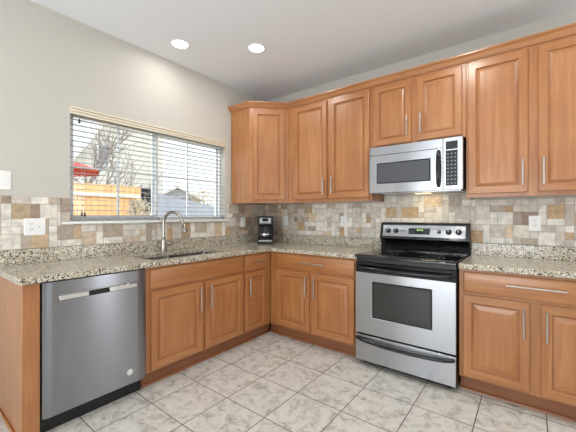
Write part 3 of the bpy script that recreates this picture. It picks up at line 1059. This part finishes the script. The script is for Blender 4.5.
# ------------------------------------------------------------------ over-the-range microwave
r = thing('microwave', 'stainless steel over-the-range microwave mounted under the short upper cabinet', 'microwave', (1.6085, 0, 1.437))
W = 0.7535
H = 0.415
B().box(0.0, W, -0.362, -0.012, 0.01, H).build('body', 'black_mat', r, bevel=0.003)
B().box(0.02, W - 0.02, -0.35, -0.05, 0.0, 0.01).build('bottom_panel', 'steel', r)
B().box(0.002, 0.6125, -0.388, -0.363, 0.34, H).build('vent_grille', 'steel', r, bevel=0.003)
b = B()
f = -0.39
ox0, ox1, oz0, oz1 = 0.07, 0.522, 0.086, 0.268
xs = [0.002, ox0, ox1, 0.6125]; zs = [0.006, oz0, oz1, 0.3375]
g = {}
for i, x in enumerate(xs):
    for j, z in enumerate(zs):
        g[i, j] = len(b.v); b.v.append((x, f, z))
for i in range(3):
    for j in range(3):
        if i == 1 and j == 1: continue
        b.face((g[i, j], g[i + 1, j], g[i + 1, j + 1], g[i, j + 1]))
rim = [g[1, 1], g[2, 1], g[2, 2], g[1, 2]]
s = len(b.v); b.v += [(ox0, f + 0.006, oz0), (ox1, f + 0.006, oz0), (ox1, f + 0.006, oz1), (ox0, f + 0.006, oz1)]
for i in range(4):
    j = (i + 1) % 4
    b.face((rim[i], rim[j], s + j, s + i))
b.face((s, s + 1, s + 2, s + 3))
n = len(b.v)
b.v += [(xs[0], -0.363, zs[0]), (xs[3], -0.363, zs[0]), (xs[3], -0.363, zs[3]), (xs[0], -0.363, zs[3])]
b.face((n + 3, n + 2, n + 1, n))
b.face((n, n + 1, g[3, 0], g[2, 0], g[1, 0], g[0, 0])); b.face((g[0, 3], g[1, 3], g[2, 3], g[3, 3], n + 2, n + 3))
b.face((n, g[0, 0], g[0, 1], g[0, 2], g[0, 3], n + 3)); b.face((n + 1, n + 2, g[3, 3], g[3, 2], g[3, 1], g[3, 0]))
md_ = b.build('door', 'steel', r, bevel=0.002)
o = B().box(ox0 + 0.001, ox1 - 0.001, f + 0.0015, f + 0.005, oz0 + 0.001, oz1 - 0.001).build('door_window', 'black', md_)
B().box(ox0 + 0.008, ox1 - 0.008, f - 0.0005, f + 0.0014, oz0 + 0.008, oz1 - 0.008).build('window_screen', 'mw_glass', o)
pts = []
for i in range(11):
    t = i / 10
    pts.append((0.583, f - 0.006 - 0.03 * math.sin(math.pi * t) ** 0.5, 0.035 + t * 0.285))
tag(B().tube(pts, [0.011] + [0.0135] * 9 + [0.011], 12).build('handle', 'black', md_), 'black curved handle')
cpm = B().box(0.6145, W - 0.0005, f, -0.363, 0.006, H).build('control_panel', 'steel', r, bevel=0.003)
B().box(0.634, 0.718, f - 0.001, f + 0.002, 0.322, 0.385).build('display', 'blue_disp', cpm)
kp = B().box(0.634, 0.718, f - 0.001, f + 0.002, 0.038, 0.314).build('keypad', 'black_mat', cpm)
for j in range(9):
    for i in range(3):
        x = 0.642 + i * 0.0255; z = 0.05 + j * 0.0288
        B().box(x, x + 0.017, f - 0.0016, f - 0.001, z, z + 0.014).box(x + 0.004, x + 0.013, f - 0.002, f - 0.0016, z + 0.005, z + 0.009, 1).build('button', ['button_dk', 'button'], cpm)
ln = B().box(0.35, 0.47, -0.2, -0.14, -0.003, 0.0).build('lamp_lens', 'warm_lens', r)
la = lamp('cooktop_lamp', 'AREA', (0.41, -0.17, -0.006), 0.55, (1, 0.8, 0.5), (0, 0.25, -1), shape='RECTANGLE', size=0.12, size_y=0.06)
la.parent = r

# ------------------------------------------------------------------ outlets and switches
def plate(name, label, cat, loc, rz, gangs, w, h):
    """wall plate facing -y in its own frame; gangs: 'outlet' / 'switch' / 'gfci'"""
    r = thing(name, label, cat, loc, rz)
    B().loops_front(-w / 2, w / 2, -h / 2, h / 2, [(0, 0), (0, -0.003), (0.003, -0.006)], 0, 0).build('plate', 'plate', r)
    n = len(gangs)
    for i, gk in enumerate(gangs):
        cx = (i - (n - 1) / 2) * 0.046
        if gk == 'outlet':
            for s in (-1, 1):
                cz = s * 0.0195
                o = B().box(cx - 0.0165, cx + 0.0165, -0.008, -0.0055, cz - 0.014, cz + 0.014).build('receptacle', 'plate', r, bevel=0.004)
                b = B()
                for dx in (-0.0065, 0.0065):
                    b.box(cx + dx - 0.0012, cx + dx + 0.0012, -0.0086, -0.0079, cz - 0.001, cz + 0.008)
                b.lathe([(0.0024, 0), (0.0024, 0.0006)], (cx, -0.008, cz - 0.0075), (0, -1, 0), 10)
                b.build('slots', 'slot', o)
        elif gk == 'switch':
            o = B().box(cx - 0.005, cx + 0.005, -0.0075, -0.0055, -0.012, 0.012).build('switch_frame', 'plate', r)
            B().box(cx - 0.0035, cx + 0.0035, -0.018, -0.007, -0.003, 0.006).build('toggle', 'silver', o, bevel=0.001)
        elif gk == 'rocker':
            B().box(cx - 0.0165, cx + 0.0165, -0.0085, -0.0055, -0.033, 0.033).build('rocker', 'plate', r, bevel=0.002)
    return r


T9 = 0.0092
plate('outlet_plate', 'white double wall plate with outlet and switch on the tile left of the window', 'outlet', (T9, -2.441, 1.162), R(90), ('outlet', 'switch'), 0.122, 0.119)
plate('switch_plate', 'white rocker switch plate on the painted wall, left edge of the photo', 'light switch', (0.0002, -2.625, 1.477), R(90), ('rocker', 'rocker'), 0.116, 0.125)
plate('switch_plate', 'white wall plate on the left wall beside the coffee maker', 'light switch', (T9, -0.42, 1.162), R(90), ('rocker',), 0.075, 0.118)
plate('outlet_plate', 'white outlet on the back wall right beside the coffee maker', 'outlet', (0.345, -T9, 1.178), 0, ('outlet',), 0.075, 0.118)
plate('outlet_plate', 'white outlet on the back wall left of the stove', 'outlet', (1.152, -T9, 1.178), 0, ('outlet',), 0.073, 0.112)
plate('outlet_plate', 'white outlet on the back wall right of the stove', 'outlet', (2.797, -T9, 1.181), 0, ('outlet',), 0.076, 0.118)

# ------------------------------------------------------------------ coffee maker
r = thing('coffee_maker', 'small black drip coffee maker standing in the counter corner', 'coffee maker', (0.288, -0.322, CT1 + 0.001), R(40))
b = B().box(-0.092, 0.092, -0.1, 0.1, 0.0, 0.062).build('base', 'black_mat', r, bevel=0.008)
B().box(-0.075, 0.075, -0.1035, -0.0985, 0.03, 0.046).build('base_trim', 'silver', b, bevel=0.002)
B().lathe([(0.062, 0.0), (0.062, 0.003)], (0, -0.03, 0.0622)).build('hot_plate', 'ring', b)
B().box(-0.092, 0.092, 0.035, 0.1, 0.062, 0.215).build('water_tank', 'black_mat', r, bevel=0.006)
hd = B().box(-0.094, 0.094, -0.095, 0.1, 0.2155, 0.322).build('brew_head', 'black_mat', r, bevel=0.01)
o = B().box(-0.064, 0.064, -0.0995, -0.094, 0.238, 0.303).build('control_panel', 'silver', hd, bevel=0.003)
B().box(-0.034, 0.034, -0.1015, -0.0993, 0.263, 0.297).build('clock_display', 'blue_disp', o)
for i in range(4):
    B().lathe([(0.006, 0), (0.006, 0.002)], (-0.036 + i * 0.024, -0.0994, 0.249), (0, -1, 0), 12).build('button', 'black_mat', hd)
ca = B().lathe([(0.045, 0.0), (0.064, 0.012), (0.066, 0.05), (0.06, 0.085), (0.048, 0.108), (0.046, 0.118)], (0, -0.03, 0.066)).build('carafe', 'coffee', r)
B().lathe([(0.05, 0.0), (0.05, 0.018), (0.03, 0.024), (0, 0.024)], (0, -0.03, 0.184), caps=False).build('lid', 'black_mat', ca)
B().lathe([(0.0675, 0.0), (0.0675, 0.01), (0.0665, 0.01), (0.0665, 0.0)], (0, -0.03, 0.108), caps=False).build('band', 'chrome', ca)
B().tube([(0.045, -0.04, 0.192), (0.085, -0.055, 0.195), (0.108, -0.065, 0.178), (0.11, -0.066, 0.13), (0.098, -0.06, 0.1), (0.064, -0.044, 0.098)], 0.0085, 10).build('handle', 'black_mat', ca)
B().tube([(0.07, 0.1, 0.05), (0.12, 0.13, 0.012), (0.17, 0.12, 0.008), (0.205, 0.14, 0.03), (0.196, 0.16, 0.16)], 0.0035, 8).build('power_cord', 'black_mat', r)

# ------------------------------------------------------------------ blinds
def blind(label, y0, y1, cords):
    r = thing('window_blind', label, 'blind', (-0.036, (y0 + y1) / 2, WZ0), 0.0, 'horizontal blinds in the sink window')
    h = (y1 - y0) / 2
    top = WZ1 - WZ0
    B().box(-0.024, 0.024, -h, h, top - 0.045, top - 0.002).build('headrail', 'blind', r, bevel=0.002)
    b = B()
    n = 19
    for i in range(n):
        z = 0.046 + i * (top - 0.1) / (n - 0.5)
        # gently crowned slat
        s = len(b.v)
        pr = [(-0.024, -0.001), (-0.012, 0.0012), (0, 0.002), (0.012, 0.0012), (0.024, -0.001)]
        for yy in (-h + 0.003, h - 0.003):
            for x, dz in pr: b.v.append((x, yy, z + dz - x * 0.06))
            for x, dz in reversed(pr): b.v.append((x, yy, z + dz - 0.0018 - x * 0.06))
        for k2 in range(10):
            j = (k2 + 1) % 10
            b.face((s + k2, s + j, s + 10 + j, s + 10 + k2))
        b.face([s + k2 for k2 in range(10)]); b.face([s + 10 + k2 for k2 in reversed(range(10))])
    b.build('slats', 'blind', r)
    B().box(-0.024, 0.024, -h + 0.002, h - 0.002, 0.012, 0.028).build('bottom_rail', 'blind', r, bevel=0.003)
    for yy in (-h + 0.1, 0.0, h - 0.1):
        B().tube([(0.0255, yy, 0.025), (0.0255, yy, top - 0.045)], 0.0009, 6).tube([(-0.0255, yy, 0.025), (-0.0255, yy, top - 0.045)], 0.0009, 6).build('ladder_cord', 'blind', r)
    for yy, zz in cords:
        o = B().tube([(0.031, yy, top - 0.03), (0.031, yy, zz + 0.03)], 0.001, 6).build('pull_cord', 'blind', r)
        B().lathe([(0.003, 0.032), (0.006, 0.024), (0.0085, 0.0), (0.006, -0.002)], (0.031, yy, zz)).build('tassel', 'slot', o)
    return r


blind('white slatted blind over the left half of the sink window', WY0 + 0.004, -1.497, ((-0.302, 0.765), (-0.285, 0.045), (-0.265, 0.04)))
blind('white slatted blind over the right half of the sink window', -1.485, WY1 - 0.004, ())
r = thing('blind_valance', 'cream moulded valance across the top of the sink window blinds', 'valance', (0.0, (WY0 + WY1) / 2, 2.018))
h = (WY1 - WY0) / 2
pr = [(0.0008, 0.0), (0.016, 0.0), (0.016, 0.014), (0.007, 0.015), (0.007, 0.019), (0.021, 0.02), (0.021, 0.034), (0.009, 0.035), (0.009, 0.039), (0.026, 0.041), (0.026, 0.052), (0.0008, 0.052)]
b = B(); kq = len(pr)
for yy in (-h - 0.003, h + 0.003):
    b.v += [(x, yy, z) for x, z in pr]
for i in range(kq):
    j = (i + 1) % kq
    b.face((i, j, kq + j, kq + i))
b.face(list(range(kq))); b.face([kq + i for i in reversed(range(kq))])
b.build('moulding', 'valance', r, sharp=0.3)

# ------------------------------------------------------------------ recessed ceiling lights; those out of view are added for fill
for x, y, pw, lb in ((0.338, -1.501, 2.4, 'lit recessed ceiling light nearest the sink window'), (0.823, -1.044, 4.2, 'lit recessed ceiling light nearest the corner cabinet'),
                 (2.3, -1.2, 8, 'added out-of-view recessed ceiling light above the open floor in front of the stove'),
                 (3.35, -1.2, 7, 'added out-of-view recessed ceiling light above the right-hand counter'), (1.6, -3.6, 5, 'added out-of-view recessed ceiling light behind the camera on its left'),
                 (3.6, -3.2, 5, 'added out-of-view recessed ceiling light to the right of the camera')):
    r = thing('recessed_light', lb, 'ceiling light', (x, y, CZ), 0, 'recessed ceiling lights')
    B().lathe([(0.083, -0.0005), (0.083, -0.004), (0.074, -0.007), (0.066, -0.004), (0.066, -0.0005)], caps=False, n=36).build('trim_ring', 'white', r)
    B().lathe([(0.0655, -0.001), (0.0655, -0.004), (0.03, -0.0065), (0.0, -0.007)], caps=False, n=36).build('lens', 'lens', r)
    l = lamp('can_lamp', 'AREA', (0, 0, -0.012), pw, (1, 0.97, 0.92), (0, 0, -1), shape='DISK', size=0.11)
    l.parent = r

# ------------------------------------------------------------------ outdoors, seen through the window
gr = B().box(-60, -0.151, -30, 60, -0.12, -0.02).build('ground', 'earth', smooth=False)
tag(gr, 'dry winter lawn outside the window', 'ground', kind='structure')


def fence(name, label, p0, p1, top, board, m, rail=None, step=0.14):
    p0 = Vector(p0); p1 = Vector(p1)
    L = (p1 - p0).length
    ang = math.atan2(p1.y - p0.y, p1.x - p0.x)
    r = thing(name, label, 'fence', (p0.x, p0.y, -0.02), ang)
    rnd = random.Random(3)
    b = B()
    x = 0
    while x < L - 0.05:
        b.box(x + 0.004, x + step - 0.004, -0.01, 0.01, 0.02, top + rnd.uniform(-0.01, 0.01))
        x += step
    b.build('boards', m, r)
    x = 0.3
    while x < L:
        B().box(x - 0.045, x + 0.045, 0.03, 0.12, 0, top - 0.02).build('post', m, r)
        x += 2.4
    for z in (0.35, top - 0.3):
        B().box(0, L, 0.0105, 0.0295, z, z + 0.08).build('rail', m, r)
    if rail:
        tag(B().box(0, L, -0.06, -0.0105, rail[0], rail[1]).build('rail', 'white', r), 'white level rail')
    return r


fence('wooden_fence', 'orange cedar board fence with a white rail outside the window', (-5.0, -4.0, 0), (-5.0, 0.86, 0), 1.97, 0.14, 'fence', (1.695, 1.765))
C0 = Vector((2.769, -3.105, 0))
FW = Vector((-math.sin(0.6567), math.cos(0.6567), 0)); RT = Vector((math.cos(0.6567), math.sin(0.6567), 0))


def ground_at(px, depth):
    return C0 + (FW + RT * ((px - 288) / 314.23)) * depth


a = ground_at(150, 9.6); c = ground_at(216, 27)
fence('grey_fence', 'weathered blue grey board fence running off into the distance', a, c, 1.98, 0.14, 'fence_grey')

# patio umbrella
p = ground_at(31, 5.0)
r = thing('patio_umbrella', 'red canvas patio umbrella standing in front of the cedar fence', 'umbrella', (p.x, p.y, -0.02))
b = B().lathe([(1.0, 1.985), (0.985, 2.02), (0.57, 2.15), (0.05, 2.32), (0.0, 2.33)], n=8, caps=False)
b.lathe([(0.985, 1.985), (0.97, 2.012), (0.57, 2.135), (0.05, 2.3)], n=8, caps=False)
b.build('canopy', 'red', r, sharp=0.1)
B().tube([(0, 0, 0.0), (0, 0, 2.4)], 0.02, 10).build('pole', 'bark', r)
B().lathe([(0.25, 0.0), (0.25, 0.06), (0.05, 0.1), (0.03, 0.25)]).build('base', 'slot', r)


def bare_tree(label, p, H, seed, r0=0.09, name='bare_tree'):
    rnd = random.Random(seed)
    r = thing(name, label, 'tree', (p.x, p.y, -0.02))
    tb = B(); tw = B()

    def grow(bb, p0, d, ln, rad, lvl):
        pts = [p0]; q = p0.copy(); dd = d.copy()
        for i in range(4):
            dd = (dd + Vector((rnd.uniform(-.14, .14), rnd.uniform(-.14, .14), rnd.uniform(-.02, .12)))).normalized()
            q = q + dd * ln / 4
            pts.append(q.copy())
        bb.tube(pts, [rad, rad * .9, rad * .8, rad * .68, rad * .55], 6)
        if lvl == 0: return
        for i in range(6 if lvl > 1 else 5):
            t = rnd.uniform(0.35, 1.0)
            b0 = pts[min(4, int(t * 4))]
            a_ = rnd.uniform(0, 6.283)
            nd = (dd + Vector((math.cos(a_), math.sin(a_), rnd.uniform(-.1, .5))) * rnd.uniform(.5, .9)).normalized()
            grow(tw, b0, nd, ln * rnd.uniform(.5, .75), rad * .5, lvl - 1)
    grow(tb, Vector((0, 0, 0)), Vector((0, 0, 1)), H * 0.5, r0, 3)
    tb.build('trunk', 'bark', r)
    tw.build('branches', 'bark', r)
    return r


bare_tree('bare grey tree with thin twigs just behind the cedar fence', ground_at(101, 9.5), 5.6, 4, 0.07)


def house(name, label, loc, rz, w, dpt, wall_h, ridge, siding, wins, shed=False):
    """gable front faces +x in the house frame; w along y"""
    r = thing(name, label, 'house', loc, rz)
    b = B()
    h = w / 2
    pr = [(-h, 0), (h, 0), (h, wall_h), (0, ridge), (-h, wall_h)]
    if shed:
        h = w
        pr = [(0, 0), (w, 0), (w, ridge * 0.6), (w, ridge), (0, wall_h)]
    s = len(b.v)
    b.v += [(0, y, z) for y, z in pr] + [(-dpt, y, z) for y, z in pr]
    b.face((0, 1, 2, 3, 4)); b.face((9, 8, 7, 6, 5))
    for i in range(5):
        j = (i + 1) % 5
        b.face((i, 5 + i, 5 + j, j))
    b.build('wall', siding, r, smooth=False)
    sl = (ridge - wall_h) / h
    for sg in ((0,) if shed else (-1, 1)):
        b = B()
        o_ = 0.45
        q = [(sg * 0.0, ridge + 0.02), (sg * (h + o_), wall_h - sl * o_ + 0.02)]
        if shed: q = [(w, ridge + 0.02), (-o_, wall_h - sl * o_ + 0.02)]
        b.v += [(0.4, q[0][0], q[0][1]), (0.4, q[1][0], q[1][1]), (-dpt - .4, q[1][0], q[1][1]), (-dpt - .4, q[0][0], q[0][1])]
        b.v += [(x, y, z + 0.16) for x, y, z in b.v[:4]]
        for fc in ((0, 1, 2, 3), (7, 6, 5, 4), (0, 4, 5, 1), (1, 5, 6, 2), (2, 6, 7, 3), (3, 7, 4, 0)): b.face(fc)
        b.build('roof', 'shingle', r, smooth=False)
        b = B()
        b.v += [(0.4, q[0][0], q[0][1] - 0.12), (0.4, q[1][0], q[1][1] - 0.12), (0.4, q[1][0], q[1][1] + 0.18), (0.4, q[0][0], q[0][1] + 0.18)]
        b.v += [(x + 0.05, y, z) for x, y, z in b.v[:4]]
        for fc in ((3, 2, 1, 0), (4, 5, 6, 7), (0, 1, 5, 4), (1, 2, 6, 5), (2, 3, 7, 6), (3, 0, 4, 7)): b.face(fc)
        b.build('fascia', 'white', r, smooth=False)
    for y0, y1, z0, z1 in wins:
        b = B()
        b.box(0.0, 0.06, y0 - .09, y0, z0 - .09, z1 + .09).box(0.0, 0.06, y1, y1 + .09, z0 - .09, z1 + .09).box(0.0, 0.06, y0, y1, z1, z1 + .09).box(0.0, 0.06, y0, y1, z0 - .09, z0)
        fo = b.build('window', 'white', r, smooth=False)
        B().box(0.0, 0.03, y0, y1, z0, z1).build('pane', 'house_glass', fo, smooth=False)
    return r


house('neighbour_house', 'cream house with steep roof and white trim beyond the cedar fence', (-12.0, 1.5, -0.02), R(-24), 3.6, 6, 3.15, 8.4, 'siding', [(1.08, 1.42, 3.4, 4.15)], shed=True)
house('neighbour_house', 'low grey house far beyond the grey fence', tuple(ground_at(178, 34)), R(-38), 4.4, 6, 3.1, 4.3, 'siding_b', [(-1.6, -0.6, 2.6, 3.2), (0.2, 1.4, 2.6, 3.2)])


def shrub(name, label, p, w, h, n, m, seed, z0=0.0):
    rnd = random.Random(seed)
    r = thing(name, label, 'shrub', (p.x, p.y, -0.02))
    st = B()
    for i in range(16):
        a_ = rnd.uniform(0, 6.283); q = rnd.uniform(.2, 1)
        st.tube([(0.02 * math.cos(a_), 0.02 * math.sin(a_), 0), (w * .25 * q * math.cos(a_), w * .25 * q * math.sin(a_), h * .5), (w * .45 * q * math.cos(a_), w * .45 * q * math.sin(a_), h * rnd.uniform(.75, 1))], [0.014, 0.009, 0.004], 5)
    st.build('stems', 'bark', r)
    lf = B()
    for i in range(n):
        a_ = rnd.uniform(0, 6.283); q = math.sqrt(rnd.random()) * w * .5
        z = z0 + (h - z0) * rnd.random() ** 0.8
        q *= 0.55 + 0.45 * math.sin(math.pi * min(1, (z / h) * .8 + .15))
        c_ = Vector((q * math.cos(a_), q * math.sin(a_), z))
        d1 = Vector((rnd.uniform(-1, 1), rnd.uniform(-1, 1), rnd.uniform(-.6, 1))).normalized() * rnd.uniform(.05, .1)
        d2 = d1.orthogonal().normalized() * .022
        s = len(lf.v)
        lf.v += [tuple(c_ - d1), tuple(c_ + d2), tuple(c_ + d1), tuple(c_ - d2)]
        lf.face((s, s + 1, s + 2, s + 3))
    lf.build('foliage', m, r, smooth=False)
    return r


shrub('dark_shrub', 'dark leafy shrub at the end of the cedar fence', ground_at(146, 8.9), 0.62, 2.0, 900, 'leaf_dk', 2)
shrub('pale_shrub', 'pale dry ornamental grass clump in front of the dark shrub', ground_at(139, 7.0), 0.6, 1.6, 700, 'leaf_pale', 6)
shrub('yellow_tree', 'yellow leaved bushy tree above the grey fence', ground_at(205, 29), 3.4, 3.6, 1600, 'leaf_yellow', 8)
